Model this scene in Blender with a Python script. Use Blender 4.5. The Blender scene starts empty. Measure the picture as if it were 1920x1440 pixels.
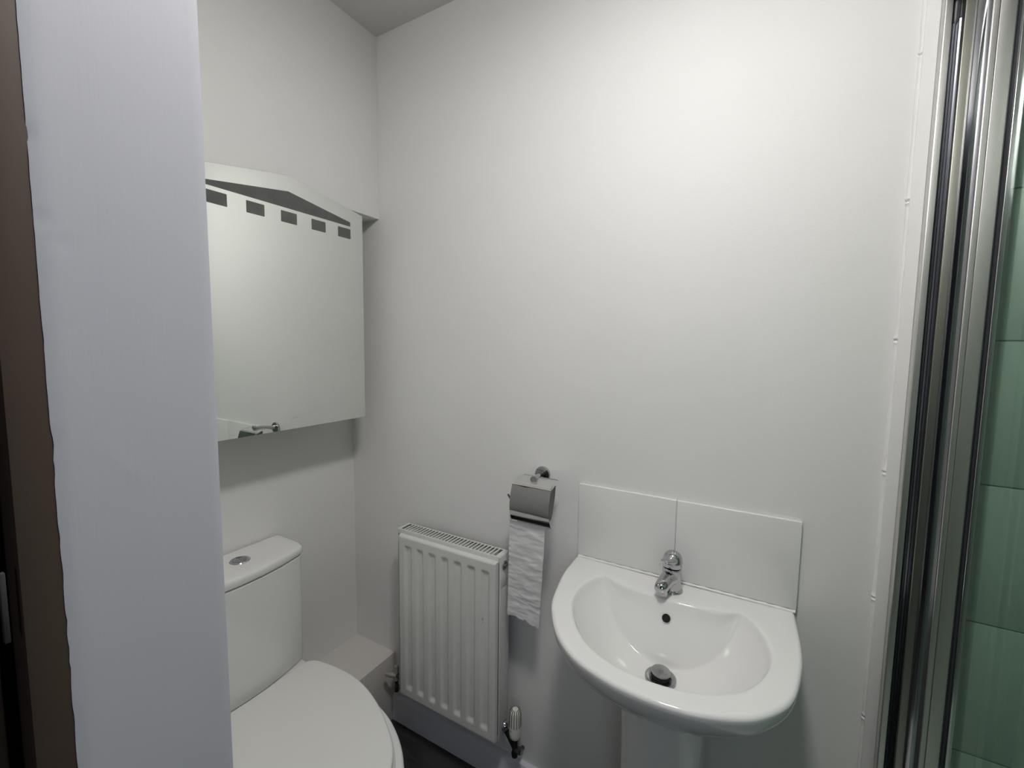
import bpy, bmesh, math, random
from mathutils import Vector, Matrix, noise
random.seed(7)
S = bpy.context.scene
COL = S.collection
PI = math.pi
rad = math.radians

# ------------------------------------------------------------------ camera
F, YAW, PITCH, ROLL = 828.79, rad(29.867), rad(5.002), rad(0.647)
cy, sy = math.cos(YAW), math.sin(YAW)
f = Vector((-sy*math.cos(PITCH), cy*math.cos(PITCH), -math.sin(PITCH)))
r = Vector((cy, sy, 0)); u = r.cross(f)
r2 = r*math.cos(ROLL)+u*math.sin(ROLL); u2 = -r*math.sin(ROLL)+u*math.cos(ROLL)
cam = bpy.data.cameras.new('camera'); co = bpy.data.objects.new('camera', cam); COL.objects.link(co)
cam.sensor_width = 36; cam.sensor_fit = 'HORIZONTAL'; cam.lens = F*36/1920; cam.clip_start = 0.01
M = Matrix.Identity(4)
for i in range(3):
    M[i][0], M[i][1], M[i][2] = r2[i], u2[i], -f[i]
M[2][3] = 1.33
co.matrix_world = M
S.camera = co

# ------------------------------------------------------------------ materials
def mat(name, color=(.8,.8,.8), rough=.5, metal=0, spec=.5, noise=None, bump=None, coat=0, col2=None, nscale=5, stretch=(1,1,1)):
    m = bpy.data.materials.new(name); m.use_nodes = True
    nt = m.node_tree; b = nt.nodes['Principled BSDF']
    b.inputs['Base Color'].default_value = (*color, 1)
    b.inputs['Roughness'].default_value = rough
    b.inputs['Metallic'].default_value = metal
    b.inputs['Specular IOR Level'].default_value = spec
    b.inputs['Coat Weight'].default_value = coat
    tc = nt.nodes.new('ShaderNodeTexCoord'); mp = nt.nodes.new('ShaderNodeMapping')
    mp.inputs['Scale'].default_value = stretch
    nt.links.new(tc.outputs['Object'], mp.inputs['Vector'])
    if col2:
        n = nt.nodes.new('ShaderNodeTexNoise'); n.inputs['Scale'].default_value = nscale; n.inputs['Detail'].default_value = 6
        nt.links.new(mp.outputs[0], n.inputs['Vector'])
        cr = nt.nodes.new('ShaderNodeValToRGB')
        cr.color_ramp.elements[0].color = (*color, 1); cr.color_ramp.elements[1].color = (*col2, 1)
        cr.color_ramp.elements[0].position = .35; cr.color_ramp.elements[1].position = .65
        nt.links.new(n.outputs['Fac'], cr.inputs[0]); nt.links.new(cr.outputs[0], b.inputs['Base Color'])
    if bump:
        prev = None
        for sc, st in bump:
            n = nt.nodes.new('ShaderNodeTexNoise'); n.inputs['Scale'].default_value = sc; n.inputs['Detail'].default_value = 4
            nt.links.new(mp.outputs[0], n.inputs['Vector'])
            bp = nt.nodes.new('ShaderNodeBump'); bp.inputs['Strength'].default_value = 1; bp.inputs['Distance'].default_value = st
            nt.links.new(n.outputs['Fac'], bp.inputs['Height'])
            if prev: nt.links.new(prev.outputs[0], bp.inputs['Normal'])
            prev = bp
        nt.links.new(prev.outputs[0], b.inputs['Normal'])
    return m

WALL = (.72, .71, .69)
m_wall = mat('wall_paint', (.79,.785,.775), .62, spec=.3, col2=(.77,.765,.755), nscale=2.5, bump=[(260,.00018),(14,.0006)])
m_ceil = mat('ceiling_paint', (.66,.65,.63), .9, spec=.1, bump=[(200,.0002)])
m_jamb = mat('jamb_gloss_paint_day_tint', (.63,.63,.69), .5, spec=.3, bump=[(60,.00016),(400,.00006)], stretch=(1,1,.05))  # white gloss paint with the daylight's blue cast put into the colour
m_chip = mat('chipped_paint_edge', (.72,.71,.70), .6, bump=[(90,.002)])
m_door = mat('brown_wood', (.060,.040,.030), .6, col2=(.075,.050,.036), nscale=3, stretch=(3,3,.6), bump=[(30,.0002)])
m_floor = mat('charcoal_vinyl', (.018,.018,.019), .55, col2=(.045,.045,.047), nscale=9, stretch=(1,3,1))
m_hall = mat('hall_wall', (.15,.16,.20), .8, col2=(.14,.15,.19), nscale=2)
m_hallfloor = mat('hall_carpet', (.06,.055,.05), .95, bump=[(400,.002)])
m_cer = mat('white_ceramic', (.80,.80,.79), .07, spec=.5, col2=(.79,.79,.78), nscale=3)
m_plast = mat('white_seat_plastic', (.80,.80,.775), .30, col2=(.79,.79,.765), nscale=3)
m_enam = mat('radiator_enamel', (.70,.70,.68), .35, col2=(.68,.68,.655), nscale=7)
m_chrome = mat('chrome', (.52,.52,.535), .07, metal=1, col2=(.49,.49,.505), nscale=20)
m_sat = mat('satin_chrome_lit', (.80,.80,.78), .30, metal=1, col2=(.76,.76,.74), nscale=30)  # holder cover chrome, lightened to carry a bright reflection in its colour
m_brchrome = mat('worn_chrome', (.42,.42,.43), .28, metal=1, col2=(.36,.36,.37), nscale=40)
m_alu = mat('polished_aluminium', (.70,.70,.72), .16, metal=1, col2=(.66,.66,.68), nscale=4)
m_stile = mat('stile_dark_reflection', (.46,.47,.51), .12, metal=1, col2=(.43,.44,.48), nscale=4)  # polished aluminium, colour darkened to stand in for a dark blue reflection
m_alus = mat('satin_aluminium', (.66,.65,.63), .42, metal=1, bump=[(200,.0001)])
m_seal = mat('grey_rubber_seal', (.035,.037,.045), .4, spec=.5, bump=[(60,.0003)])
m_dark = mat('dark_gap', (.004,.004,.004), .8, bump=[(50,.0001)])
m_tile = mat('splashback_glaze', (.78,.78,.765), .08, col2=(.77,.77,.755), nscale=2, bump=[(9,.0001)])
m_grout = mat('grout', (.50,.50,.48), .8, bump=[(150,.0005)])
m_shtile = mat('shower_tile_glaze', (.60,.66,.625), .14, col2=(.585,.645,.61), nscale=2)
m_shgrout = mat('shower_grout', (.36,.44,.38), .8, bump=[(150,.0004)])
m_box = mat('boxing_paint', (.72,.68,.655), .6, bump=[(40,.0006)])
m_mirror = mat('silvered_glass', (.80,.82,.785), .015, metal=1)
m_etch = mat('dark_etched_glass', (.085,.09,.085), .30, spec=.5, col2=(.11,.115,.108), nscale=25, bump=[(400,.0001)])
m_paper = mat('tissue_paper', (.80,.80,.80), .95, spec=.1, bump=[(500,.00012)])
m_trv = mat('cream_valve_plastic', (.78,.77,.70), .4, col2=(.76,.75,.68), nscale=10)
m_rust = mat('rust_line', (.10,.05,.03), .7, col2=(.05,.03,.02), nscale=60)
m_dot = mat('temperature_dot', (.16,.01,.02), .3, col2=(.1,.006,.02), nscale=50)
m_sil = mat('silicone_bead', (.78,.78,.76), .35, bump=[(40,.0004)])
m_fin = mat('fin_steel', (.05,.05,.048), .6, col2=(.04,.04,.038), nscale=30)
m_dchrome = mat('chrome_dark_reflection', (.16,.16,.16), .14, metal=1, col2=(.12,.12,.12), nscale=30)  # plain chrome; the dark surroundings it reflects are put into the colour
m_ribs = mat('dark_ribs_with_reflection', (.16,.165,.19), .22, metal=1, col2=(.12,.125,.15), nscale=4)  # dark seal ribs, with a dark reflection also put into the colour
m_olive = mat('olive_grey_aluminium', (.36,.36,.32), .4, metal=1, col2=(.33,.33,.29), nscale=5)  # olive grey, darker than the other profiles
m_hinge = mat('dark_steel', (.055,.055,.055), .5, col2=(.045,.045,.045), nscale=30)  # hinge steel in an even dark grey
m_lock = mat('shaded_valve_plastic', (.36,.355,.33), .5, col2=(.30,.295,.27), nscale=60)  # cream valve plastic darkened; the shade down there is in the colour
m_grey = mat('valve_grey', (.16,.16,.15), .5, bump=[(100,.0003)])

def glass_mat():
    m = bpy.data.materials.new('tinted_shower_glass'); m.use_nodes = True; nt = m.node_tree
    for n in list(nt.nodes): nt.nodes.remove(n)
    out = nt.nodes.new('ShaderNodeOutputMaterial'); tr = nt.nodes.new('ShaderNodeBsdfTransparent')
    tr.inputs[0].default_value = (.80,.88,.83,1)
    gl = nt.nodes.new('ShaderNodeBsdfGlossy'); gl.inputs['Roughness'].default_value = .02; gl.inputs['Color'].default_value = (.8,.85,.82,1)
    lw = nt.nodes.new('ShaderNodeLayerWeight'); lw.inputs['Blend'].default_value = .5
    p5 = nt.nodes.new('ShaderNodeMath'); p5.operation = 'POWER'; p5.inputs[1].default_value = 5
    fr = nt.nodes.new('ShaderNodeMath'); fr.operation = 'MULTIPLY_ADD'; fr.inputs[1].default_value = .5; fr.inputs[2].default_value = .03
    nt.links.new(lw.outputs['Facing'], p5.inputs[0]); nt.links.new(p5.outputs[0], fr.inputs[0])
    mx = nt.nodes.new('ShaderNodeMixShader')
    nt.links.new(fr.outputs[0], mx.inputs[0]); nt.links.new(tr.outputs[0], mx.inputs[1]); nt.links.new(gl.outputs[0], mx.inputs[2])
    nt.links.new(mx.outputs[0], out.inputs[0]); return m
m_glass = glass_mat()
def emit_mat(name, col, st):
    m = bpy.data.materials.new(name); m.use_nodes = True; nt = m.node_tree
    b = nt.nodes['Principled BSDF']; b.inputs['Base Color'].default_value = (.8,.8,.8,1)
    b.inputs['Emission Color'].default_value = (*col,1); b.inputs['Emission Strength'].default_value = st
    return m

# ------------------------------------------------------------------ helpers
def obj(name, bm, m, parent=None, smooth=35, label=None):
    bmesh.ops.recalc_face_normals(bm, faces=bm.faces)
    me = bpy.data.meshes.new(name); bm.to_mesh(me); bm.free()
    me.materials.append(m)
    if smooth:
        for p in me.polygons: p.use_smooth = True
        me.set_sharp_from_angle(angle=rad(smooth))
    o = bpy.data.objects.new(name, me); COL.objects.link(o)
    if parent:
        o.parent = parent
        o.matrix_parent_inverse = PINV[parent.name]
    if label: o['label'] = label
    PINV[o.name] = Matrix.Identity(4)
    return o
PINV = {}
def thing(name, loc, label, cat, group=None):
    o = bpy.data.objects.new(name, None); COL.objects.link(o); o.location = loc; o.empty_display_size = .05
    o['label'] = label; o['category'] = cat
    if group: o['group'] = group
    PINV[o.name] = Matrix.Translation(loc).inverted()
    return o
def tag(o, label, cat, group=None):
    o['label'] = label; o['category'] = cat
    if group: o['group'] = group
    return o
def struct(name, bm, m, parent=None, smooth=30):
    o = obj(name, bm, m, parent, smooth)
    if not parent: o['kind'] = 'structure'
    return o
def box(bm, a, b, bev=0, seg=2):
    x0,y0,z0 = [min(p,q) for p,q in zip(a,b)]; x1,y1,z1 = [max(p,q) for p,q in zip(a,b)]
    t = bmesh.new()
    bmesh.ops.create_cube(t, size=1)
    for v in t.verts:
        v.co = Vector(((x0+x1)/2+v.co.x*(x1-x0), (y0+y1)/2+v.co.y*(y1-y0), (z0+z1)/2+v.co.z*(z1-z0)))
    if bev: bmesh.ops.bevel(t, geom=t.edges[:], offset=bev, segments=seg, profile=.5, affect='EDGES')
    merge(bm, t); return bm
def merge(bm, t):
    vm = {}
    for v in t.verts: vm[v] = bm.verts.new(v.co)
    for fc in t.faces:
        try: bm.faces.new([vm[v] for v in fc.verts])
        except ValueError: pass
    t.free()
def B(*boxes, bev=0):
    bm = bmesh.new()
    for a, b in boxes: box(bm, a, b, bev)
    return bm
def loft(bm, rings, closed=True, cap0=True, cap1=True):
    R = [[bm.verts.new(p) for p in ring] for ring in rings]
    n = len(R[0])
    for a, b in zip(R, R[1:]):
        for i in range(n if closed else n-1):
            j = (i+1) % n
            bm.faces.new((a[i], a[j], b[j], b[i]))
    if cap0: bm.faces.new(R[0][::-1])
    if cap1: bm.faces.new(R[-1])
    return bm
def prism(bm, pts, z0, z1, bev=0):       # pts (x,y)
    t = bmesh.new()
    loft(t, [[(x,y,z0) for x,y in pts], [(x,y,z1) for x,y in pts]])
    if bev: bmesh.ops.bevel(t, geom=t.edges[:], offset=bev, segments=2, profile=.5, affect='EDGES')
    merge(bm, t); return bm
def frame_of(d):
    d = d.normalized(); a = Vector((0,0,1)) if abs(d.z) < .9 else Vector((1,0,0))
    s = d.cross(a).normalized(); t = d.cross(s).normalized(); return s, t
def tube(bm, pts, rr, n=20, caps=True):
    pts = [Vector(p) for p in pts]
    if not isinstance(rr, (list, tuple)): rr = [rr]*len(pts)
    s, t = frame_of(pts[1]-pts[0]); rings = []
    for i, p in enumerate(pts):
        d = (pts[min(i+1,len(pts)-1)]-pts[max(i-1,0)]).normalized()
        s = (s-d*s.dot(d)).normalized(); t = d.cross(s)
        rings.append([p+(s*math.cos(2*PI*k/n)+t*math.sin(2*PI*k/n))*rr[i] for k in range(n)])
    return loft(bm, rings, True, caps, caps)
def lathe(bm, c, prof, axis=(0,0,1), n=40):   # prof [(radius, along)]
    c = Vector(c); d = Vector(axis).normalized(); s, t = frame_of(d); rings = []
    for rr, h in prof:
        rr = max(rr, 1e-5)
        rings.append([c+d*h+(s*math.cos(2*PI*k/n)+t*math.sin(2*PI*k/n))*rr for k in range(n)])
    return loft(bm, rings)
def catmull(P, per, closed=True):
    out = []; n = len(P)
    rng = range(n) if closed else range(n-1)
    for i in rng:
        g = lambda k: Vector(P[k % n] if closed else P[max(0,min(n-1,k))])
        a,b,c,d = g(i-1),g(i),g(i+1),g(i+2)
        for j in range(per):
            t = j/per
            out.append(.5*((2*b)+(c-a)*t+(2*a-5*b+4*c-d)*t*t+(3*b-a-3*c+d)*t**3))
    if not closed: out.append(Vector(P[-1]))
    return out

# ================================================================== setting
XA, YB, CEIL = -1.28, 1.08, 2.305
struct('floor', B(((XA-.1,.097,-.05),(1.2,1.2,0))), m_floor)
struct('floor', B(((-2.2,-1.6,-.05),(1.9,.097,-.002))), m_hallfloor)
struct('ceiling', B(((XA-.1,.1,CEIL),(1.2,1.2,CEIL+.05))), m_ceil)
struct('ceiling', B(((-2.2,-1.6,CEIL+.05),(1.9,.1,CEIL+.1))), m_ceil)
struct('wall_back', B(((XA-.1,YB,-.05),(1.2,YB+.1,CEIL+.05))), m_wall)
struct('wall_left', B(((XA-.1,.097,-.05),(XA,YB+.0,CEIL+.05))), m_wall)
bm = bmesh.new()
box(bm, (XA,.197,1.739), (-1.1335,YB,CEIL), .0015)
struct('wall_upper_left', bm, m_wall)
# partition with the doorway the camera stands in
struct('wall_front', B(((XA-.1,.110,-.05),(-.415,.197,CEIL+.05)), ((.40,.110,-.05),(1.2,.197,CEIL+.05)), ((-.415,.110,2.03),(.40,.197,CEIL+.05))), m_wall)
struct('wall_right', B(((1.1,.197,-.05),(1.2,YB,CEIL+.05))), m_shtile)
struct('wall_hall_left', B(((-2.2,-1.6,-.05),(-2.1,.11,CEIL+.05))), m_hall)
struct('wall_hall_right', B(((1.8,-1.6,-.05),(1.9,.11,CEIL+.05))), m_hall)
struct('wall_hall_back', B(((-2.2,-1.6,-.05),(.55,-1.5,CEIL+.05)), ((1.35,-1.6,-.05),(1.9,-1.5,CEIL+.05)), ((.55,-1.6,-.05),(1.35,-1.5,.95)), ((.55,-1.6,2.05),(1.35,-1.5,CEIL+.05))), m_hall)
w = struct('window_1', B(((.55,-1.57,.95),(1.35,-1.53,1.0)), ((.55,-1.57,2.0),(1.35,-1.53,2.05)), ((.55,-1.57,1.0),(.6,-1.53,2.0)), ((1.3,-1.57,1.0),(1.35,-1.53,2.0)), ((.93,-1.57,1.0),(.97,-1.53,2.0))), m_jamb)
struct('wall_hall_front', B(((-2.1,.0971,-.05),(XA-.1,.197,CEIL+.05)), ((1.2,.0971,-.05),(1.8,.197,CEIL+.05)), ((-2.1,.0971,-.05),(-.47,.11,CEIL+.05)), ((.455,.0971,-.05),(1.8,.11,CEIL+.05)), ((-.47,.0971,2.085),(.455,.11,CEIL+.05))), m_hall)

# door lining: face at x=-.40, near edge chipped and wavy
bm = bmesh.new()
NZ, NY = 420, 26
def jamb_pt(iy, iz):
    z = 2.03*iz/NZ; t = iy/NY
    wob = 0
    for (zc, wd, am) in ((1.262,.012,.0022),(1.20,.006,.0010),(1.175,.015,.0012),(1.14,.008,.0016),(1.245,.006,.0012),(1.12,.01,.0013),(1.105,.006,.0014),(1.07,.01,.0008),(1.02,.012,.0012),(1.33,.008,.0006)):
        wob += .5*am*math.exp(-((z-zc)/(wd*.6))**2)
    y0 = .0965+wob+.00022*noise.fractal(Vector((0,0,z*55)),1.0,2.0,4)
    y = y0+(.1965-y0)*t
    x = -.400
    if t < .08: x -= .0009*(1-t/.08)**2
    if t > .985: x -= .0008
    d = math.hypot((y-.0995)/.0022, (z-1.4045)/.0022); x -= .0016*math.exp(-d*d)
    d = math.hypot((y-.0972)/.002, (z-1.456)/.005); x -= .0010*math.exp(-d*d)
    d = math.hypot((y-.1095)/.0028, (z-1.392)/.002); x -= .0006*math.exp(-d*d)
    # old drip ridge, curving
    zr = 1.262-.9*(y-.118)-.012*math.sin((y-.118)*60) if y < .150 else 1.201+(y-.150)*(y-.150)*90
    if .115 < y < .166: x += .00035*math.exp(-((z-zr)/.0016)**2)
    return (x, y, z)
G = [[bm.verts.new(jamb_pt(i, j)) for i in range(NY+1)] for j in range(NZ+1)]
for j in range(NZ):
    for i in range(NY): bm.faces.new((G[j][i], G[j][i+1], G[j+1][i+1], G[j+1][i]))
bk = [[bm.verts.new((-.415, G[j][0].co.y, G[j][0].co.z)), bm.verts.new((-.415, .1965, G[j][0].co.z))] for j in range(NZ+1)]
for j in range(NZ):
    bm.faces.new((bk[j][0], G[j][0], G[j+1][0], bk[j+1][0])); bm.faces.new((G[j][NY], bk[j][1], bk[j+1][1], G[j+1][NY]))
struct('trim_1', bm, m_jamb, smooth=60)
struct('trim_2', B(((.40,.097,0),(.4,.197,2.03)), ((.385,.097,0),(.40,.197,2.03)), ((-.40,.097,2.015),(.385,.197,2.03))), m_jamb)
# brown architrave / open door at the left shoulder
struct('trim_3', B(((-.468,.0775,0),(-.4013,.0972,2.085)), bev=.0004), m_door)
d1 = struct('door_1', B(((-.462,-.70,.01),(-.4225,.070,2.0)), bev=.002), m_door)
hb = bmesh.new(); box(hb, (-.4055,.0690,1.141), (-.4011,.0716,1.186), .0003)
hg = obj('hinge', hb, m_hinge, d1); 

# skirting boards and boxing
bm = bmesh.new()
for (x0, x1, fy) in ((-1.085, .205, YB),):
    prof = [(fy,0),(fy-.016,0),(fy-.016,.085),(fy-.013,.091),(fy-.008,.094),(fy,.095)]
    loft(bm, [[(x0,y,z) for y,z in prof], [(x1,y,z) for y,z in prof]])
struct('baseboard_back', bm, m_jamb)
bm = bmesh.new(); box(bm, (XA,.30,0), (-1.085,YB,.245), .0015)
obj_b = obj('pipe_boxing', bm, m_box); obj_b['kind'] = 'structure'; obj_b.name = 'trim_4'

# shower wall tiling (real tiles with grout gaps), starting at x=.209
bm = bmesh.new(); box(bm, (.2095,1.0725,.0), (1.1,1.0799,2.25))
struct('wall_back_tiling_bed', bm, m_shgrout).name = 'trim_5'
bm = bmesh.new()
zs = [.0895+.2515*k for k in range(10)]
prev = .0
for z in zs:
    if z > 2.2: break
    x = .2290
    while x < 1.09:
        x1 = min(x+.2485, 1.099)
        box(bm, (x,1.0700,prev+.0012), (x1,1.0785,z-.0012), .0009, 2)
        x = x1+.0024
    prev = z
struct('wall_back_tiles', bm, m_shtile).name = 'trim_6'
bm = bmesh.new(); box(bm, (.2093,1.0703,0), (.2286,1.0790,2.25), .0006)
struct('trim_10', bm, m_wall)
# painted sealant bead along the tile edge, notched at each grout row
bm = bmesh.new(); rings = []
for k in range(0, 901):
    z = 2.25*k/900
    near = min(abs(z-q) for q in zs)
    s = 1-.45*math.exp(-(near/.0016)**2)+.30*math.exp(-((near-.004)/.0022)**2)
    rr = .0036*s+.0004*math.sin(z*40)+.0002*math.sin(z*173)
    rings.append([(.2094-rr*1.25*math.cos(a), 1.0799-rr*1.5*math.sin(a), z) for a in [i*PI/12 for i in range(7)]]+[(.2094,1.0799,z)])
loft(bm, rings)
struct('trim_7', bm, m_wall, smooth=60)

# ================================================================== shower enclosure
sh = thing('shower_enclosure', (.28,1.05,0), 'polished silver aluminium shower door frame with green tinted glass, right of the basin', 'shower door')
Z0, Z1 = .12, 1.925
def sh_map(x, y):       # slimmer, shallower profiles than the first sketch
    y2 = 1.0698-(1.0698-y)*.5
    return (x*y2/y, y2)
def ext(name, pts, m, z0=Z0, z1=Z1, bev=.0008, parent=sh, label=None):
    pts = [sh_map(*p) for p in pts]
    bm = bmesh.new(); prism(bm, pts, z0, z1, bev*.6); return obj(name, bm, m, parent, 40, label)
ext('wall_channel', [(.2285,1.0698),(.2276,1.047),(.2292,1.0445),(.2375,1.0445),(.2385,1.0465),(.2385,1.0698)], m_alus)
ext('rubber_seal', [(.2387,1.0695),(.2387,1.058),(.2405,1.0555),(.2425,1.058),(.2445,1.0555),(.2465,1.058),(.2485,1.0555),(.2505,1.058),(.2525,1.056),(.2545,1.058),(.2545,1.0695)], m_ribs, z1=1.888, bev=0)
st = ext('hinge_stile', [(.2547,1.0695),(.2547,1.0520),(.2555,1.0500),(.2658,1.0490),(.2668,1.0500),(.2668,1.0695)], m_olive)
# polished round-faced stile
pts = [(.2672,1.0600),(.2650,1.0345)]
for k in range(9):
    t = k/8; pts.append((.2653+.0165*t, 1.0320-.0022*math.sin(PI*t)))
pts += [(.2828,1.0345),(.2860,1.0350),(.2860,1.0600)]
ext('door_stile', pts, m_stile, bev=0)
ext('stile_lip', [(.2830,1.0345),(.2775,1.0130),(.2785,1.0115),(.2848,1.0115),(.2855,1.0130),(.2868,1.0345)], m_alus, bev=.0004)
ext('front_stile', [(.2868,1.0345),(.2864,1.0140),(.2868,1.0130),(.3040,1.0125),(.3046,1.0135),(.3046,1.0345)], m_alus, bev=.0003)
ext('glazing_groove', [(.3047,1.0345),(.3047,1.0205),(.3125,1.0205),(.3125,1.0345)], m_seal, bev=0)
ext('glazing_bead', [(.3126,1.0345),(.3126,1.0150),(.3132,1.0140),(.3190,1.0130),(.3196,1.0140),(.3196,1.0345)], m_alu, bev=.0003)
ext('glazing_seal', [(.3042,1.0126),(.3042,1.010),(.3046,1.010),(.3046,1.0126)], m_seal, bev=0)
bm = bmesh.new(); box(bm, (.3262,.26,.15), (.3268,1.0410,1.90))
obj('glass_panel', bm, m_glass, sh, 0, label='green tinted glass pane')
bm = bmesh.new(); box(bm, (.310,.22,1.925), (.342,1.0698,1.955), .002); box(bm, (.2285,1.040,1.925), (.310,1.0698,1.955), .002)
obj('head_rail', bm, m_alus, sh)
bm = bmesh.new(); box(bm, (.310,.22,.10), (.342,1.0698,.14), .002)
obj('bottom_rail', bm, m_alus, sh)
bm = bmesh.new(); box(bm, (.312,.215,.14), (.342,.26,1.925), .003)
obj('near_stile', bm, m_alus, sh)
# rounded dark cap where the seal strip stops
bm = bmesh.new(); lathe(bm, (.2476,1.0672,1.886), [(.0001,-.010),(.0035,-.008),(.0052,-.003),(.0055,.006),(.0055,.038),(.0001,.038)], n=24)
obj('end_cap', bm, m_seal, sh)
tray = bmesh.new(); box(tray, (.20,.20,0), (1.098,1.069,.10), .008)
tag(obj('shower_tray', tray, m_cer), 'white shower tray under the glass door', 'shower tray')

# ================================================================== mirror
mr = thing('wall_mirror', (-1.13,.7535,1.40), 'frameless mirror with gabled top and dark window pattern, above the toilet', 'mirror')
XM = -1.126
out = [(.505,1.0925),(1.002,1.0925),(1.002,1.7285),(.7535,1.7725),(.505,1.7285)]
def plate(pts, x0, x1, bev=0):
    t = bmesh.new(); loft(t, [[(x0,y,z) for y,z in pts], [(x1,y,z) for y,z in pts]])
    if bev: bmesh.ops.bevel(t, geom=t.edges[:], offset=bev, segments=2, profile=.5, affect='EDGES')
    return t
obj('mirror_glass', plate(out, XM-.0045, XM, .0006), m_mirror, mr, 20)
gab = [(.5515,1.6990),(.7535,1.7310),(.9548,1.6982),(.9548,1.6852),(.5515,1.6885)]
gab = [(.5515,1.6985),(.7535,1.7305),(.9548,1.6982),(.9548,1.6855),(.5515,1.6870)]
obj('gable_panel', plate(gab, XM-.0002, XM+.0003), m_etch, mr, 0, 'dark etched gable band')
for y0 in (.5512,.6415,.7312,.8213,.9097):
    def rr(y0,z0,y1,z1,q=.0012):
        P = []
        for cx,cz,a0 in ((y1-q,z1-q,0),(y0+q,z1-q,90),(y0+q,z0+q,180),(y1-q,z0+q,270)):
            for k in range(4): P.append((cx+q*math.cos(rad(a0+30*k)), cz+q*math.sin(rad(a0+30*k))))
        return P
    obj('window_panel', plate(rr(y0,1.6482,y0+.0453,1.6773), XM-.0002, XM+.0003), m_etch, mr, 0, 'dark etched rectangle')
bm = bmesh.new()   # tiny etched mark, too small to read
for k, (yy, hh) in enumerate(((.7460,.0035),(.7505,.0030),(.7545,.0030),(.7585,.0034),(.7615,.0016))):
    box(bm, (XM,yy,1.1215+.0004*k), (XM+.0002,yy+.0022,1.1215+.0004*k+hh*.5))
obj('etched_mark', bm, m_brchrome, mr, 0)
bm = bmesh.new()
bm.free()
for yy in (.62,.88):
    bm = bmesh.new(); box(bm, (-1.279,yy-.02,1.30), (XM-.0045,yy+.02,1.34), .001); obj('mounting_block', bm, m_box, mr)

mr.rotation_euler = (0, rad(.2), 0)
# ================================================================== toilet
tl = thing('toilet', (-.95,.605,0), 'white close-coupled toilet with closed lid beside the pipe boxing', 'toilet')
def outline(xs_hw, yc=.605, per=8):
    P = [(x, yc+h) for x,h in xs_hw]; P += [(x, yc-h) for x,h in reversed(xs_hw) if h > 1e-6]
    return catmull([Vector((x,y)) for x,y in P], per)
LID = [(-1.103,.060),(-1.104,.120),(-1.100,.148),(-1.070,.166),(-.995,.1755),(-.930,.1740),(-.870,.1620),(-.815,.1430),(-.768,.1210),(-.702,.0820),(-.662,.0420),(-.646,0)]
def ringz(P, z, sc=1, c=(-.88,.605), off=0):
    out = []
    n = len(P)
    for i, p in enumerate(P):
        q = Vector((c[0]+(p.x-c[0])*sc, c[1]+(p.y-c[1])*sc))
        if off:
            t = (P[(i+1)%n]-P[i-1]).normalized(); nrm = Vector((t.y, -t.x))
            if nrm.dot(p-Vector(c)) < 0: nrm = -nrm
            q = q+nrm*off
        out.append((q.x, q.y, z))
    return out
def slab(P, z0, z1, rad_=.006, dome=.003, c=(-.88,.605)):
    bm = bmesh.new(); rings = []
    rings.append(ringz(P, z0, .9, c)); 
    for k in range(5):
        a = rad(90*k/4); rings.append(ringz(P, z0+rad_*(1-math.sin(a))*.6, 1, c, -rad_*(1-math.cos(a)) if 0 else -rad_*(1-math.sin(a))))
    for k in range(7):
        a = rad(90*k/6); rings.append(ringz(P, z1-dome-rad_*(1-math.sin(a)), 1, c, -rad_*(1-math.cos(a))))
    for s in (.9,.7,.4,.1): rings.append(ringz(P, z1-dome*s*s*.8, s, c))
    loft(bm, rings); return bm
P = outline(LID)
obj('lid', slab(P, .4010, .4215, .007, .003), m_plast, tl, 60)
SEAT = [(x+(.002 if x>-.9 else 0), h+.003) for x,h in LID[:-1]]+[(-.642,0)]
obj('seat', slab(outline(SEAT), .3860, .4000, .006, .001), m_plast, tl, 60)
for yy in (.535,.675):
    bm = bmesh.new(); tube(bm, [(-1.108,yy-.018,.404),(-1.108,yy+.018,.404)], .0065); obj('hinge', bm, m_plast, tl)
PAN = [(-1.200,.100),(-1.150,.112),(-1.080,.128),(-1.000,.152),(-.940,.168),(-.870,.172),(-.800,.158),(-.745,.136),(-.690,.102),(-.645,.060),(-.622,.026),(-.618,0)]
pp = outline(PAN)
bm = bmesh.new()
def pr(z, sx, sy, xc=-.95, dx=0): return [(xc+(p.x-xc)*sx+dx, .605+(p.y-.605)*sy, z) for p in pp]
rings = [pr(0,.70,.58,dx=-.03), pr(.02,.70,.58,dx=-.03), pr(.10,.66,.52,dx=-.02), pr(.18,.70,.55,dx=-.01), pr(.25,.80,.70), pr(.30,.90,.86), pr(.335,.965,.955), pr(.355,.990,.985), pr(.370,1,1), pr(.379,.996,.996), pr(.3835,.985,.985), pr(.3850,.97,.97), pr(.3852,.8,.8), pr(.3852,.3,.3)]
rings = [[(max(x,-1.083) if z < .25 else x, y, z) for x,y,z in R_] for R_ in rings]
loft(bm, rings); obj('pan', bm, m_cer, tl, 60)
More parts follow.
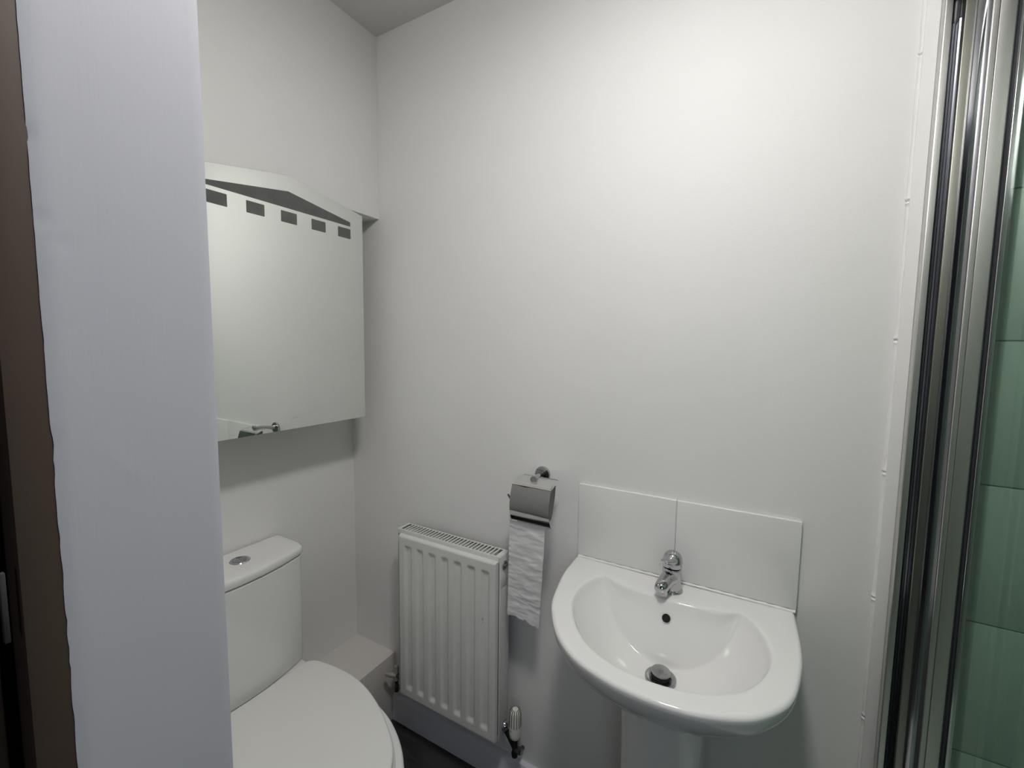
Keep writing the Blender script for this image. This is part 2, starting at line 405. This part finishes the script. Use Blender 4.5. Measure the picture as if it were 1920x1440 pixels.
# rear deck under the cistern
bm = bmesh.new(); prism(bm, [(-1.262,.47),(-1.262,.74),(-1.22,.762),(-1.13,.765),(-1.095,.755),(-1.075,.70),(-1.075,.51),(-1.095,.455),(-1.13,.445),(-1.22,.448)], .345, .4005, .006)
obj('rear_deck', bm, m_cer, tl, 60)
def cist(xr0, hw, bow, corner, z, x_c=-1.14, q=.018):
    # plan ring of the cistern: back edge at xr0, front bows forward
    P = []
    N = 40
    for k in range(N+1):
        t = -1+2*k/N; y = .607+hw*t
        x = x_c+bow*(1-t*t)
        e = 1-abs(t)
        if e*hw < q: x -= q*(1-math.sqrt(max(0,1-((q-e*hw)/q)**2)))
        P.append((x, y, z))
    P += [(xr0, .607+hw, z), (xr0, .607-hw, z)]
    return P
bm = bmesh.new()
loft(bm, [cist(-1.268,.158,.022,0,.4000,-1.154), cist(-1.268,.159,.022,0,.4040,-1.153), cist(-1.268,.166,.027,0,.4048,-1.1445), cist(-1.268,.168,.028,0,.420,-1.143), cist(-1.268,.172,.030,0,.55,-1.146), cist(-1.268,.175,.031,0,.7115,-1.150), cist(-1.268,.169,.028,0,.7130,-1.157), cist(-1.268,.168,.028,0,.7185,-1.158)])
obj('cistern', bm, m_cer, tl, 50)
bm = bmesh.new(); R_ = []
for z, o in ((.7165,-.003),(.7180,.0005),(.7200,.0015),(.7320,.0012),(.7370,-.0005),(.7400,-.004),(.7412,-.009),(.7420,-.03)):
    R_.append(cist(-1.272,.1815+o,.033,0,z,-1.1530+o,.02))
loft(bm, R_); obj('cistern_lid', bm, m_cer, tl, 50)
bm = bmesh.new(); lathe(bm, (-1.205,.632,.7415), [(.0245,-.001),(.0250,.0010),(.0235,.0028),(.0200,.0034),(.0185,.0022),(.0185,-.001)], n=40)
fb = obj('flush_button', bm, m_chrome, tl)
for sgn in (1,-1):
    bm = bmesh.new(); pts=[]
    for k in range(17):
        a = rad(-90+180*k/16); pts.append((-1.205+.0170*math.sin(a), .632+sgn*(.0016+.0155*math.cos(a))))
    prism(bm, pts, .7412, .7442 if sgn > 0 else .7449, .0006); obj('push_button', bm, m_brchrome, fb)

# ================================================================== radiator
rd = thing('radiator', (-.795,1.03,.20), 'white panel radiator with seven flutes, left of the basin', 'radiator')
RX0, RX1, RZ0, RZ1 = -.988, -.604, .205, .748
# front panel with pressed flutes
bm = bmesh.new()
fx = [-.9290+.04755*k for k in range(7)]
PX0, PX1, PZ0, PZ1 = -.9680, -.6090, .2050, .7370
xs = [PX0+(PX1-PX0)*i/210 for i in range(211)]; zz = [PZ0+(PZ1-PZ0)*j/150 for j in range(151)]
def sm(a, b, v):
    t = max(0, min(1, (v-a)/(b-a))); return t*t*(3-2*t)
def fy(x, z):
    d = 0
    for c in fx:
        if abs(x-c) < .022:
            wv = 1-sm(.0065,.0165,abs(x-c)); hv = sm(.232,.247,z)*(1-sm(.700,.7095,z))
            d = max(d, wv*hv)
    y = .9820+.0062*d
    e = min(x-PX0, PX1-x, PZ1-z, z-PZ0)
    if e < .005: y += .005*(1-math.sqrt(max(0,1-((.005-e)/.005)**2)))
    return y
G = [[bm.verts.new((x, fy(x,z), z)) for x in xs] for z in zz]
for j in range(150):
    for i in range(210): bm.faces.new((G[j][i], G[j][i+1], G[j+1][i+1], G[j+1][i]))
e = [v for v in G[0]]+[G[j][-1] for j in range(1,151)]+[G[-1][i] for i in range(209,-1,-1)]+[G[j][0] for j in range(149,0,-1)]
bv = [bm.verts.new((v.co.x, .9985, v.co.z)) for v in e]
for i in range(len(e)): j=(i+1)%len(e); bm.faces.new((e[i], e[j], bv[j], bv[i]))
bm.faces.new(bv)
pf = obj('front_panel', bm, m_enam, rd, 50)
bm = bmesh.new(); box(bm, (-.6512,.9817,.562), (-.6500,.98205,.570)); box(bm, (-.6500,.9817,.5655), (-.6478,.98205,.5665)); box(bm, (-.6496,.9817,.555), (-.6488,.98205,.560))
obj('scuff_mark', bm, m_grey, pf, 0)
# side covers
for (a, b) in ((RX0, RX0+.004), (RX1-.004, RX1)):
    bm = bmesh.new(); box(bm, (a,.9990,RZ0), (b,1.0500,RZ1), .0012); obj('side_cover', bm, m_enam, rd)
bm = bmesh.new(); box(bm, (RX0+.004,.9975,.7320), (RX1-.004,1.0000,RZ1), .0006); box(bm, (RX0+.004,1.0490,.7320), (RX1-.004,1.0515,RZ1), .0006)
obj('top_rail', bm, m_enam, rd)
# top grille: frame and bars
bm = bmesh.new()
box(bm, (RX0+.002,.9985,RZ1-.0015), (RX1-.002,1.0045,RZ1), .0004); box(bm, (RX0+.002,1.0450,RZ1-.0015), (RX1-.002,1.0510,RZ1), .0004)
box(bm, (RX0+.002,1.0045,RZ1-.0015), (RX0+.012,1.0450,RZ1)); box(bm, (RX1-.018,1.0045,RZ1-.0015), (RX1-.002,1.0450,RZ1))
nb = 29
gx0, gx1 = RX0+.012, RX1-.018
for k in range(1, nb):
    x = gx0+(gx1-gx0)*k/nb
    box(bm, (x-.0021,1.004,RZ1-.0015), (x+.0021,1.0455,RZ1-.0001))
obj('top_grille', bm, m_enam, rd, 0)
bm = bmesh.new(); box(bm, (RX0+.005,1.004,RZ0+.01), (RX1-.005,1.006,RZ1-.03)); box(bm, (RX0+.005,1.043,RZ0+.01), (RX1-.005,1.045,RZ1-.03))
n = 48
for k in range(n):
    x = RX0+.006+(RX1-RX0-.014)*k/n; box(bm, (x,1.006,RZ0+.02), (x+.001,1.043,RZ1-.035))
obj('convector_fins', bm, m_fin, rd, 0)
bm = bmesh.new(); lathe(bm, (RX1,1.0200,.7190), [(.0001,0),(.0125,0),(.0125,.0030),(.0115,.0040),(.0082,.0040),(.0082,.0015),(.0070,.0012),(.0001,.0012)], (1,0,0), 32)
vp_ = obj('bleed_plug', bm, m_chrome, rd)
bm = bmesh.new(); lathe(bm, (RX1+.001,1.0200,.7190), [(.0001,0),(.0062,0),(.0060,.0062),(.0050,.0070),(.0001,.0070)], (1,0,0), 8)
obj('plug_nut', bm, m_brchrome, vp_)
bm = bmesh.new(); box(bm, (RX1,1.0010,.657), (RX1+.0004,1.0360,.705), .0001)
obj('side_sticker', bm, m_plast, rd)
for x in (RX0+.09, RX1-.09):
    bm = bmesh.new(); box(bm, (x-.012,1.0495,.24), (x+.012,1.0795,.70), .001); obj('wall_bracket', bm, m_enam, rd)

# TRV
VX, VY = -.5685, 1.030
bm = bmesh.new(); lathe(bm, (VX,VY,0), [(.0001,.150),(.0085,.150),(.0098,.153),(.0098,.163),(.0080,.168),(.0080,.190),(.0110,.192),(.0115,.206),(.0001,.206)], n=32)
tube(bm, [(VX,VY,.178),(RX1+.006,1.028,.223)], [.0085,.0085], 20)
vb = obj('thermostatic_valve', bm, m_dchrome, rd)
bm = bmesh.new(); prof = [(.0001,.206),(.0095,.206),(.0130,.2085),(.0158,.2135),(.0170,.222),(.0172,.245),(.0168,.268),(.0162,.283),(.0150,.290),(.0120,.2945),(.0070,.2965),(.0001,.2970)]
lathe(bm, (VX,VY,0), prof, n=48)
hd = obj('valve_head', bm, m_trv, vb, 60, 'cream slotted valve head')
bm = bmesh.new()
for k in range(14):
    a = 2*PI*k/14+.1
    pth = [(.0173,.247),(.0170,.268),(.0164,.283),(.0152,.2903),(.0121,.2950),(.0085,.2966)]
    c, s = math.cos(a), math.sin(a); tx, ty = -s, c
    rings = []
    for rr_, z in pth:
        h = .0008
        rings.append([(VX+c*(rr_+.0005)+tx*h, VY+s*(rr_+.0005)+ty*h, z+.0002), (VX+c*(rr_+.0005)-tx*h, VY+s*(rr_+.0005)-ty*h, z+.0002), (VX+c*(rr_-.001)-tx*h, VY+s*(rr_-.001)-ty*h, z-.001), (VX+c*(rr_-.001)+tx*h, VY+s*(rr_-.001)+ty*h, z-.001)])
    loft(bm, rings)
obj('slots', bm, m_dark, vb, 0)
bm = bmesh.new(); d = Vector((-VX,-VY,0)).normalized(); d = (Matrix.Rotation(rad(-42),3,'Z') @ d); lathe(bm, Vector((VX,VY,.238))+d*.0168, [(.0001,0),(.0014,0),(.0014,.0008),(.0001,.0008)], d, 12); obj('pointer_dot', bm, m_dark, vb)
bm = bmesh.new(); lathe(bm, (VX,VY,.172), [(.0001,-.020),(.0090,-.020),(.0105,-.016),(.0105,-.004),(.0090,0),(.0001,0)], (-1,-.1,0), 6); obj('compression_nut', bm, m_dchrome, vb)
bm = bmesh.new(); lathe(bm, (RX1+.0005,1.028,.232), [(.0001,0),(.0150,0),(.0150,.004),(.0125,.009),(.0095,.014),(.0001,.014)], (1,0,0), 30); obj('union_nut', bm, m_chrome, vb)
bm = bmesh.new(); tube(bm, [(VX,VY,.158),(VX,VY+.02,.148),(VX,1.0795,.136)], .0060, 20); obj('tail_pipe', bm, m_dchrome, vb)
# lockshield left
bm = bmesh.new(); lathe(bm, (-1.030,1.030,0), [(.0001,.155),(.0075,.155),(.0088,.160),(.0088,.172),(.0068,.176),(.0068,.192),(.0001,.192)], n=24)
tube(bm, [(-1.030,1.030,.215),(-.992,1.028,.215)], .0075, 20); lk = obj('lockshield_valve', bm, m_dchrome, rd)
bm = bmesh.new(); lathe(bm, (-1.030,1.030,0), [(.0001,.196),(.0088,.196),(.0092,.202),(.0088,.238),(.0070,.246),(.0001,.248)], n=24); obj('valve_cap', bm, m_lock, lk)
bm = bmesh.new(); tube(bm, [(-1.030,1.026,.214),(-1.045,1.012,.220),(-1.056,1.006,.224)], [.0080,.0080,.0068], 16); obj('drain_cock', bm, m_lock, lk)
bm = bmesh.new(); tube(bm, [(-1.030,1.030,.162),(-1.030,1.050,.160),(-1.030,1.0795,.160)], .0068, 20); obj('tail_pipe', bm, m_dchrome, lk)

# ================================================================== paper holder and roll
ph = thing('toilet_roll_holder', (-.518,1.08,.978), 'chrome toilet roll holder with curved cover above the radiator end', 'toilet roll holder')
bm = bmesh.new(); lathe(bm, (-.5170,1.0799,.9775), [(.0001,0),(.0215,0),(.0222,.0015),(.0222,.0070),(.0210,.0090),(.0060,.0098),(.0001,.0098)], (0,-1,0), 48); obj('wall_rose', bm, m_chrome, ph)
bm = bmesh.new(); tube(bm, [(-.5170,1.074,.9790),(-.5100,1.036,.9840),(-.5040,1.000,.9865)], [.0070,.0066,.0064], 24); tube(bm, [(-.5042,1.001,.9866),(-.5020,.9905,.9870)], [.0088,.0088], 28); obj('arm', bm, m_chrome, ph)
# cover
cv = [(1.0350,.9815),(1.0200,.9830),(1.0000,.9825),(.9840,.9795),(.9755,.9765),(.9715,.9725)]
cv2 = [(.9715,.9725),(.9655,.9560),(.9615,.9400),(.9600,.9250),(.9605,.9100),(.9630,.8980),(.9670,.8880),(.9715,.8800),(.9760,.8735)]
def cover(path, xl, xr, th=.0012):
    bm = bmesh.new(); P_ = catmull([Vector(p) for p in path], 4, False); N = len(P_)
    rings = []
    for i, p in enumerate(P_):
        d = (P_[min(i+1,N-1)]-P_[max(i-1,0)]).normalized(); nn = Vector((-d.y, d.x))*th
        row = []
        a = xl(i/(N-1)); b = xr(i/(N-1))
        row = [(a, p.x, p.y), (b, p.x, p.y), (b, p.x+nn.x, p.y+nn.y), (a, p.x+nn.x, p.y+nn.y)]
        rings.append(row)
    loft(bm, rings); return bm
cvr = obj('cover', cover(cv2, lambda t: -.5540-.002*t, lambda t: -.4440+.001*t), m_chrome, ph, 40)
obj('cover_top', cover(cv, lambda t: -.5560+.002*t-.010*math.sin(PI*min(1,t*1.3))*0, lambda t: -.4520+.008*t), m_sat, cvr, 40)
for xf in (-.5550,-.4442):
    bm = bmesh.new(); q = [(.9990,.9790),(.9725,.9715),(.9625,.9400),(.9612,.9100),(.9640,.8980),(.9760,.9000),(.9850,.9200),(.9950,.9500)]
    loft(bm, [[(xf,y,z) for y,z in q], [(xf+.0010,y,z) for y,z in q]]); obj('cover_side', bm, m_dchrome, cvr, 0)
bm = bmesh.new(); tube(bm, [(-.553,.9706,.9722),(-.540,.9707,.9724),(-.515,.9705,.9716),(-.500,.9707,.9724),(-.445,.9706,.9722)], [.0006,.0008,.0019,.0009,.0006], 8); obj('rust_streak', bm, m_rust, cvr, 40, 'brown rust line across cover fold')
bm = bmesh.new(); tube(bm, [(-.553,1.0350,.9810),(-.453,1.0350,.9810)], .0022, 16); obj('hinge_bar', bm, m_chrome, ph)
bm = bmesh.new(); pth = catmull([Vector(p) for p in [(-.4640,1.034,.979),(-.4640,1.018,.968),(-.4620,1.003,.945),(-.4600,.998,.925),(-.4640,.999,.918),(-.50,.999,.918),(-.560,.999,.918),(-.5725,.997,.922),(-.5800,.995,.934)]], 6, False)
tube(bm, pth, .0030, 14); obj('roll_bar', bm, m_chrome, ph)
# roll: one top-level object with core and hanging sheet
ro = thing('toilet_roll', (-.512,.999,.918), 'white toilet paper sheet hanging from the chrome holder', 'toilet paper')
bm = bmesh.new(); n = 48; cx, cyy, cz = -.512, 1.003, .9085
rings = []
for x, q in ((-.5530,.0142),(-.5530,.0225),(-.5525,.0235),(-.4705,.0235),(-.4700,.0225),(-.4700,.0142),(-.5530,.0142)):
    rings.append([(x, cyy+q*math.cos(2*PI*k/n), cz+q*math.sin(2*PI*k/n)) for k in range(n)])
loft(bm, rings, True, False, False); obj('roll', bm, m_paper, ro, 40)
bm = bmesh.new()
def sheet(t, s):   # t down 0..1, s across 0..1
    zt = [(.900,-.5638,-.4625,.9790),(.857,-.5650,-.4632,.9805),(.80,-.5685,-.4665,.9840),(.738,-.5720,-.4715,.9880),(.676,-.5757,-.4765,.9930),(.64,-.578,-.480,.9965),(.594,-.5812,-.4838,1.0)]
    q = t*(len(zt)-1); i = min(int(q), len(zt)-2); ff = q-i
    a, b = zt[i], zt[i+1]; z, xl, xr, y = [p+(q_-p)*ff for p, q_ in zip(a, b)]
    x = xl+(xr-xl)*s
    if t > .96:
        pass
    nv = noise.fractal(Vector((x*22, z*60, 3.1)), 1.0, 2.0, 4)
    y += .0016*nv+.0004*math.sin(z*75-x*60)
    bz = (.0+.010*sm(.35,.9,s))*sm(.9,1,t)   # torn lower edge drops to the right
    z -= bz*1.0 + (.0018*math.sin(s*19)+.001*math.sin(s*41))*sm(.93,1,t) - .006*(1-sm(0,.25,s))*0
    return (x, y, z)
NT, NS = 150, 40
G = [[bm.verts.new(sheet(j/NT, i/NS)) for i in range(NS+1)] for j in range(NT+1)]
H = [[bm.verts.new((v.co.x, v.co.y+.0008, v.co.z)) for v in row] for row in G]
for j in range(NT):
    for i in range(NS):
        bm.faces.new((G[j][i], G[j][i+1], G[j+1][i+1], G[j+1][i])); bm.faces.new((H[j][i], H[j+1][i], H[j+1][i+1], H[j][i+1]))
for j in range(NT):
    bm.faces.new((G[j][0], G[j+1][0], H[j+1][0], H[j][0])); bm.faces.new((G[j][NS], H[j][NS], H[j+1][NS], G[j+1][NS]))
for i in range(NS): bm.faces.new((G[NT][i], G[NT][i+1], H[NT][i+1], H[NT][i])); bm.faces.new((G[0][i], H[0][i], H[0][i+1], G[0][i+1]))
obj('hanging_sheet', bm, m_paper, ro, 80)

# ================================================================== splashback tiles
def sp_tile(x0, x1, label):
    bm = bmesh.new(); box(bm, (x0,1.0705,.7795), (x1,1.0798,.9715), .0018, 3)
    tag(obj('splashback_tile', bm, m_tile, None, 40), label, 'tile', 'splashback tiles behind the basin')
sp_tile(-.4085, -.1655, 'left white glossy splashback tile behind the basin')
sp_tile(-.1640, .0830, 'right white glossy splashback tile behind the basin, nearer the shower')
bm = bmesh.new(); box(bm, (-.1655,1.0725,.7795), (-.1640,1.0798,.9700)); o = obj('grout_joint', bm, m_grout, None, 0); o['kind'] = 'structure'; o.name = 'trim_8'
bm = bmesh.new(); rings = []
for k in range(61):
    x = -.406+.487*k/60; rr_ = .0040+.0006*math.sin(k*1.7)
    rings.append([(x, 1.0707-rr_*math.sin(a), .7753+rr_*1.1*math.cos(a)) for a in [PI*i/8 for i in range(5)]]+[(x,1.0707,.7753)])
loft(bm, rings)
struct('trim_9', bm, m_sil, smooth=60)

# ================================================================== basin
bs = thing('wash_basin', (-.16,.98,0), 'white D-shaped pedestal wash basin under the tiled splashback', 'basin')
ZR = .7755
BO = [(-.410,1.0702),(-.4085,1.03),(-.405,.965),(-.384,.861),(-.358,.801),(-.320,.745),(-.272,.706),(-.212,.684),(-.162,.6765),(-.104,.6780),(-.055,.688),(.002,.714),(.040,.750),(.068,.800),(.083,.883),(.0855,.955),(.082,1.03),(.080,1.0702)]
OUTL = catmull([Vector(p) for p in BO], 10, False)
BI = [(-.314,1.008),(-.335,.975),(-.347,.928),(-.341,.866),(-.313,.806),(-.269,.754),(-.222,.727),(-.173,.7150),(-.111,.7175),(-.060,.732),(-.010,.764),(.020,.807),(.0385,.868),(.033,.927),(.014,.974),(-.011,1.008),(-.050,.992),(-.101,.983),(-.163,.979),(-.225,.983),(-.275,.992)]
DC = Vector((-.158,.890))
def ray_out(poly, c, a):
    d = Vector((math.cos(a), math.sin(a))); best = None; n = len(poly)
    for i in range(n):
        p, q = poly[i], poly[(i+1)%n]; e = q-p; den = d.x*e.y-d.y*e.x
        if abs(den) < 1e-12: continue
        w = p-c; t = (w.x*e.y-w.y*e.x)/den; s = (w.x*d.y-w.y*d.x)/den
        if t > 0 and -1e-6 <= s <= 1+1e-6 and (best is None or t > best): best = t
    return best
INL = catmull([Vector(p) for p in BI], 8)
# radial directions: dense, include the outer rear corners
angs = sorted([2*PI*k/220 for k in range(220)]+[math.atan2(*(Vector(BO[0])-DC).yx) % (2*PI), math.atan2(*(Vector(BO[-1])-DC).yx) % (2*PI)])
ri = [ray_out(INL, DC, a) for a in angs]; rout = [ray_out(OUTL, DC, a) for a in angs]
# virtual ellipse-like outline for the bowl surface (ignores the straight rear)
BV = [p for p in BI[:16]]+[(-.055,1.052),(-.110,1.078),(-.163,1.085),(-.216,1.078),(-.270,1.052)]
VL = catmull([Vector(p) for p in BV], 8); rv = [ray_out(VL, DC, a) for a in angs]
DEPTH = .125
def smax(a, b, k):
    h = max(0, min(1, .5+.5*(a-b)/k)); return b+(a-b)*h+k*h*(1-h)
DR = Vector((-.1543,.896))
def bowl_z(i, q):
    a = angs[i]; p = DC+Vector((math.cos(a), math.sin(a)))*q*ri[i]
    rn = q*ri[i]/rv[i]
    ze = ZR-DEPTH*(1-rn**2.7)-.004*(1-rn)
    yb = .981+.030*((p.x+.163)/.152)**2
    zp = ZR-.002-(yb-p.y)/.36
    z = smax(ze, zp, .007)
    # rounded rim
    dist = (1-q)*ri[i]
    if dist < .010: z = z+(ZR-z)*(1-dist/.010)**2*.9 if z < ZR else ZR
    return p, min(z, ZR-.0001*(1-q))
bm = bmesh.new()
qs = [0]+[.18+.82*(k/54)**.9 for k in range(55)]
rings = []
for q in qs[1:]:
    R_ = []
    for i in range(len(angs)):
        p, z = bowl_z(i, q); R_.append((p.x, p.y, z))
    rings.append(R_)
inner = rings
def outer(sc, z, off=0, cc=Vector((-.163,1.0685))):
    R_ = []
    for i, a in enumerate(angs):
        p = DC+Vector((math.cos(a), math.sin(a)))*(rout[i]+off); p = cc+(p-cc)*sc
        if off: p = DC+Vector((math.cos(a), math.sin(a)))*(rout[i]+off)
        if sc != 1: p = cc+Vector(((DC+Vector((math.cos(a), math.sin(a)))*rout[i])-cc))*sc
        R_.append((p.x, min(p.y, 1.0702), z))
    return R_
for t in (.15,.4,.7): 
    rings.append([((1-t)*A[0]+t*O[0], (1-t)*A[1]+t*O[1], ZR) for A, O in zip(inner[-1], outer(1,ZR,-.008))])
for k in range(7):
    a = rad(90*k/6); rings.append(outer(1, ZR-.007*(1-math.cos(a)), -.008*(1-math.sin(a))-1e-6))
for sc, z in ((.998,.762),(.992,.752),(.975,.738),(.945,.722),(.900,.704),(.835,.684),(.750,.664),(.660,.648),(.570,.636),(.50,.628),(.45,.600)):
    rings.append(outer(sc, z))
loft(bm, rings, True, False, True)
# close centre of bowl
c = bm.verts.new((DC.x, DC.y, bowl_z(0,0)[1])); bm.verts.ensure_lookup_table(); nA = len(angs)
first = [bm.verts[i] for i in range(nA)]
for i in range(nA): bm.faces.new((c, first[i], first[(i+1)%nA]))
obj('basin_bowl', bm, m_cer, bs, 75)
# overflow
oc = Vector((-.1600,.9660,.7400)); nrm = Vector((0,-.94,.34)).normalized()
bm = bmesh.new(); lathe(bm, oc, [(.0001,.0016),(.0080,.0016),(.0086,.0010),(.0088,-.006),(.0001,-.006)], nrm, 28); 
obj('overflow_hole', bm, m_dark, bs)
# waste
zd = .6535
wa_n = Vector((0,0,1))
bm = bmesh.new(); lathe(bm, (DR.x,DR.y,zd), [(.0200,-.012),(.0205,0),(.0225,.0014),(.0290,.0018),(.0306,.0008),(.0308,-.006)], (0,0,1), 44); fl = obj('waste_flange', bm, m_brchrome, bs)
bm = bmesh.new(); lathe(bm, (DR.x,DR.y,zd), [(.0001,-.010),(.0198,-.010),(.0198,-.0095),(.0001,-.0090)], (0,0,1), 30); obj('waste_opening', bm, m_dark, fl)
bm = bmesh.new(); lathe(bm, (DR.x,DR.y,zd), [(.0001,.0108),(.0187,.0108),(.0192,.0115),(.0192,.0132),(.0184,.0142),(.0001,.0145)], (0.05,-.03,1), 40); wp = obj('waste_plug', bm, m_brchrome, fl)
bm = bmesh.new(); lathe(bm, (DR.x,DR.y,zd), [(.0001,-.009),(.0165,-.009),(.0182,-.002),(.0168,.001),(.0184,.0035),(.0172,.006),(.0182,.0085),(.0186,.0107),(.0001,.0107)], (0.05,-.03,1), 40); obj('plug_seal', bm, m_dark, wp, label='black rubber plug seal')
bm = bmesh.new()
for (a0,b0,a1,b1) in ((-.004,-.004,-.003,.004),(.003,-.004,.004,.004),(-.004,.003,.004,.004),(-.001,-.006,.0004,.001)):
    box(bm, (DR.x+.001+a0, DR.y-.003+b0, zd+.0143), (DR.x+.001+a1, DR.y-.003+b1, zd+.0149))
obj('plug_emblem', bm, m_grey, wp, 0)
# pedestal
bm = bmesh.new()
def ped(z, hw, y0, y1=1.06):
    P_ = []
    for k in range(25):
        a = rad(180*k/24); P_.append((-.157-hw*math.cos(a)*(1 if True else 1), y0+.085*(1-math.sin(a)**.75), z))
    P_ += [(-.157+hw*.96, y1, z), (-.157-hw*.96, y1, z)]
    return P_
loft(bm, [ped(0,.098,.845), ped(.02,.096,.847), ped(.06,.088,.858), ped(.20,.083,.868), ped(.45,.082,.868), ped(.58,.086,.864), ped(.635,.092,.860)])
obj('pedestal', bm, m_cer, bs, 50)

# ================================================================== mixer tap
tp = thing('mixer_tap', (-.162,1.026,ZR), 'small chrome mixer tap on the basin ledge', 'tap')
TX, TY = -.1615, 1.026
bm = bmesh.new(); lathe(bm, (TX,TY,ZR), [(.0001,0),(.0245,0),(.0250,.0015),(.0245,.0035),(.0225,.0050),(.0205,.0065),(.0203,.015),(.0205,.035),(.0205,.052),(.0200,.0540),(.0190,.0545),(.0001,.0545)], n=48)
body = obj('tap_body', bm, m_chrome, tp, 50)
dv = Vector((-.27,-1,0)).normalized()
def P3(a, z): return Vector((TX,TY,ZR))+dv*a+Vector((0,0,z))
bm = bmesh.new(); tube(bm, [P3(.004,.032),P3(.016,.0335),P3(.030,.0320),P3(.043,.0285),P3(.053,.0245),P3(.060,.0215),P3(.0625,.0205)], [.0190,.0178,.0160,.0152,.0145,.0120,.0070], 28); sp = obj('spout', bm, m_chrome, tp, 60)
bm = bmesh.new(); lathe(bm, P3(.048,.0270), [(.0122,0),(.0125,.010),(.0122,.0175),(.0105,.0185),(.0090,.0175),(.0001,.0165)], (0,-.10,-1), 32); obj('aerator', bm, m_chrome, sp)
bm = bmesh.new(); lathe(bm, P3(0,.0560), [(.0001,0),(.0205,0),(.0212,.0015),(.0213,.010),(.0208,.018),(.0190,.025),(.0155,.0305),(.0100,.0340),(.0040,.0350),(.0001,.0352)], (.0,.10,1), 48); cap = obj('lever_cap', bm, m_chrome, tp, 60)
bm = bmesh.new(); 
rings = []
for a, z, w, h in ((.004,.0745,.0175,.0120),(.012,.0745,.0165,.0120),(.021,.0755,.0140,.0095),(.030,.0775,.0120,.0062),(.037,.0795,.0105,.0045),(.041,.0805,.0075,.0030)):
    side = Vector((-dv.y, dv.x, 0)); c_ = P3(a, z)
    rings.append([c_+side*w*math.cos(2*PI*k/24)+Vector((0,0,1))*h*math.sin(2*PI*k/24) for k in range(24)])
loft(bm, rings); obj('lever', bm, m_chrome, cap, 60)
bm = bmesh.new(); lathe(bm, P3(.0205,.0715)+Vector((.003,0,0)), [(.0001,0),(.0036,0),(.0034,.0018),(.0001,.0024)], dv+Vector((0,0,.1)), 16); obj('temperature_dot', bm, m_dot, cap, 40, 'dark red temperature dot')

# ================================================================== ceiling lamp
cl = thing('ceiling_light', (-.05,.62,CEIL), 'round white ceiling light over the middle of the room', 'light')
LX, LY = -.12, .36
cl.location = (LX, LY, CEIL); PINV[cl.name] = Matrix.Translation((LX,LY,CEIL)).inverted()
bm = bmesh.new(); lathe(bm, (LX,LY,CEIL), [(.0001,0),(.110,0),(.110,-.012),(.100,-.014),(.0001,-.014)], (0,0,1), 48); obj('lamp_rim', bm, m_plast, cl)
bm = bmesh.new(); lathe(bm, (LX,LY,CEIL-.0142), [(.0001,0),(.095,0),(.092,-.018),(.078,-.036),(.052,-.050),(.025,-.056),(.0001,-.057)], (0,0,1), 40)
obj('lamp_shade', bm, emit_mat('lit_opal_shade', (1,.98,.95), 22), cl)
ld = bpy.data.lights.new('bathroom_lamp', 'AREA'); ld.shape = 'DISK'; ld.size = .18; ld.energy = 8.0; ld.color = (1,.98,.955)
lo = bpy.data.objects.new('bathroom_lamp', ld); COL.objects.link(lo); lo.location = (LX,LY,CEIL-.074)
# daylight from the landing window behind the camera
ld2 = bpy.data.lights.new('landing_daylight', 'AREA'); ld2.shape = 'RECTANGLE'; ld2.size = .7; ld2.size_y = 1.0; ld2.energy = 5.5; ld2.color = (.78,.86,1)
lo2 = bpy.data.objects.new('landing_daylight', ld2); COL.objects.link(lo2); lo2.location = (.95,-1.58,1.5); lo2.rotation_euler = (rad(90),0,0)

wd = bpy.data.worlds.new('world'); S.world = wd; wd.use_nodes = True
wd.node_tree.nodes['Background'].inputs[0].default_value = (.55,.62,.75,1); wd.node_tree.nodes['Background'].inputs[1].default_value = .3
S.view_settings.view_transform = 'Standard'; S.view_settings.look = 'None'; S.view_settings.gamma = 1; S.view_settings.use_curve_mapping = False
S.view_settings.exposure = -0.02
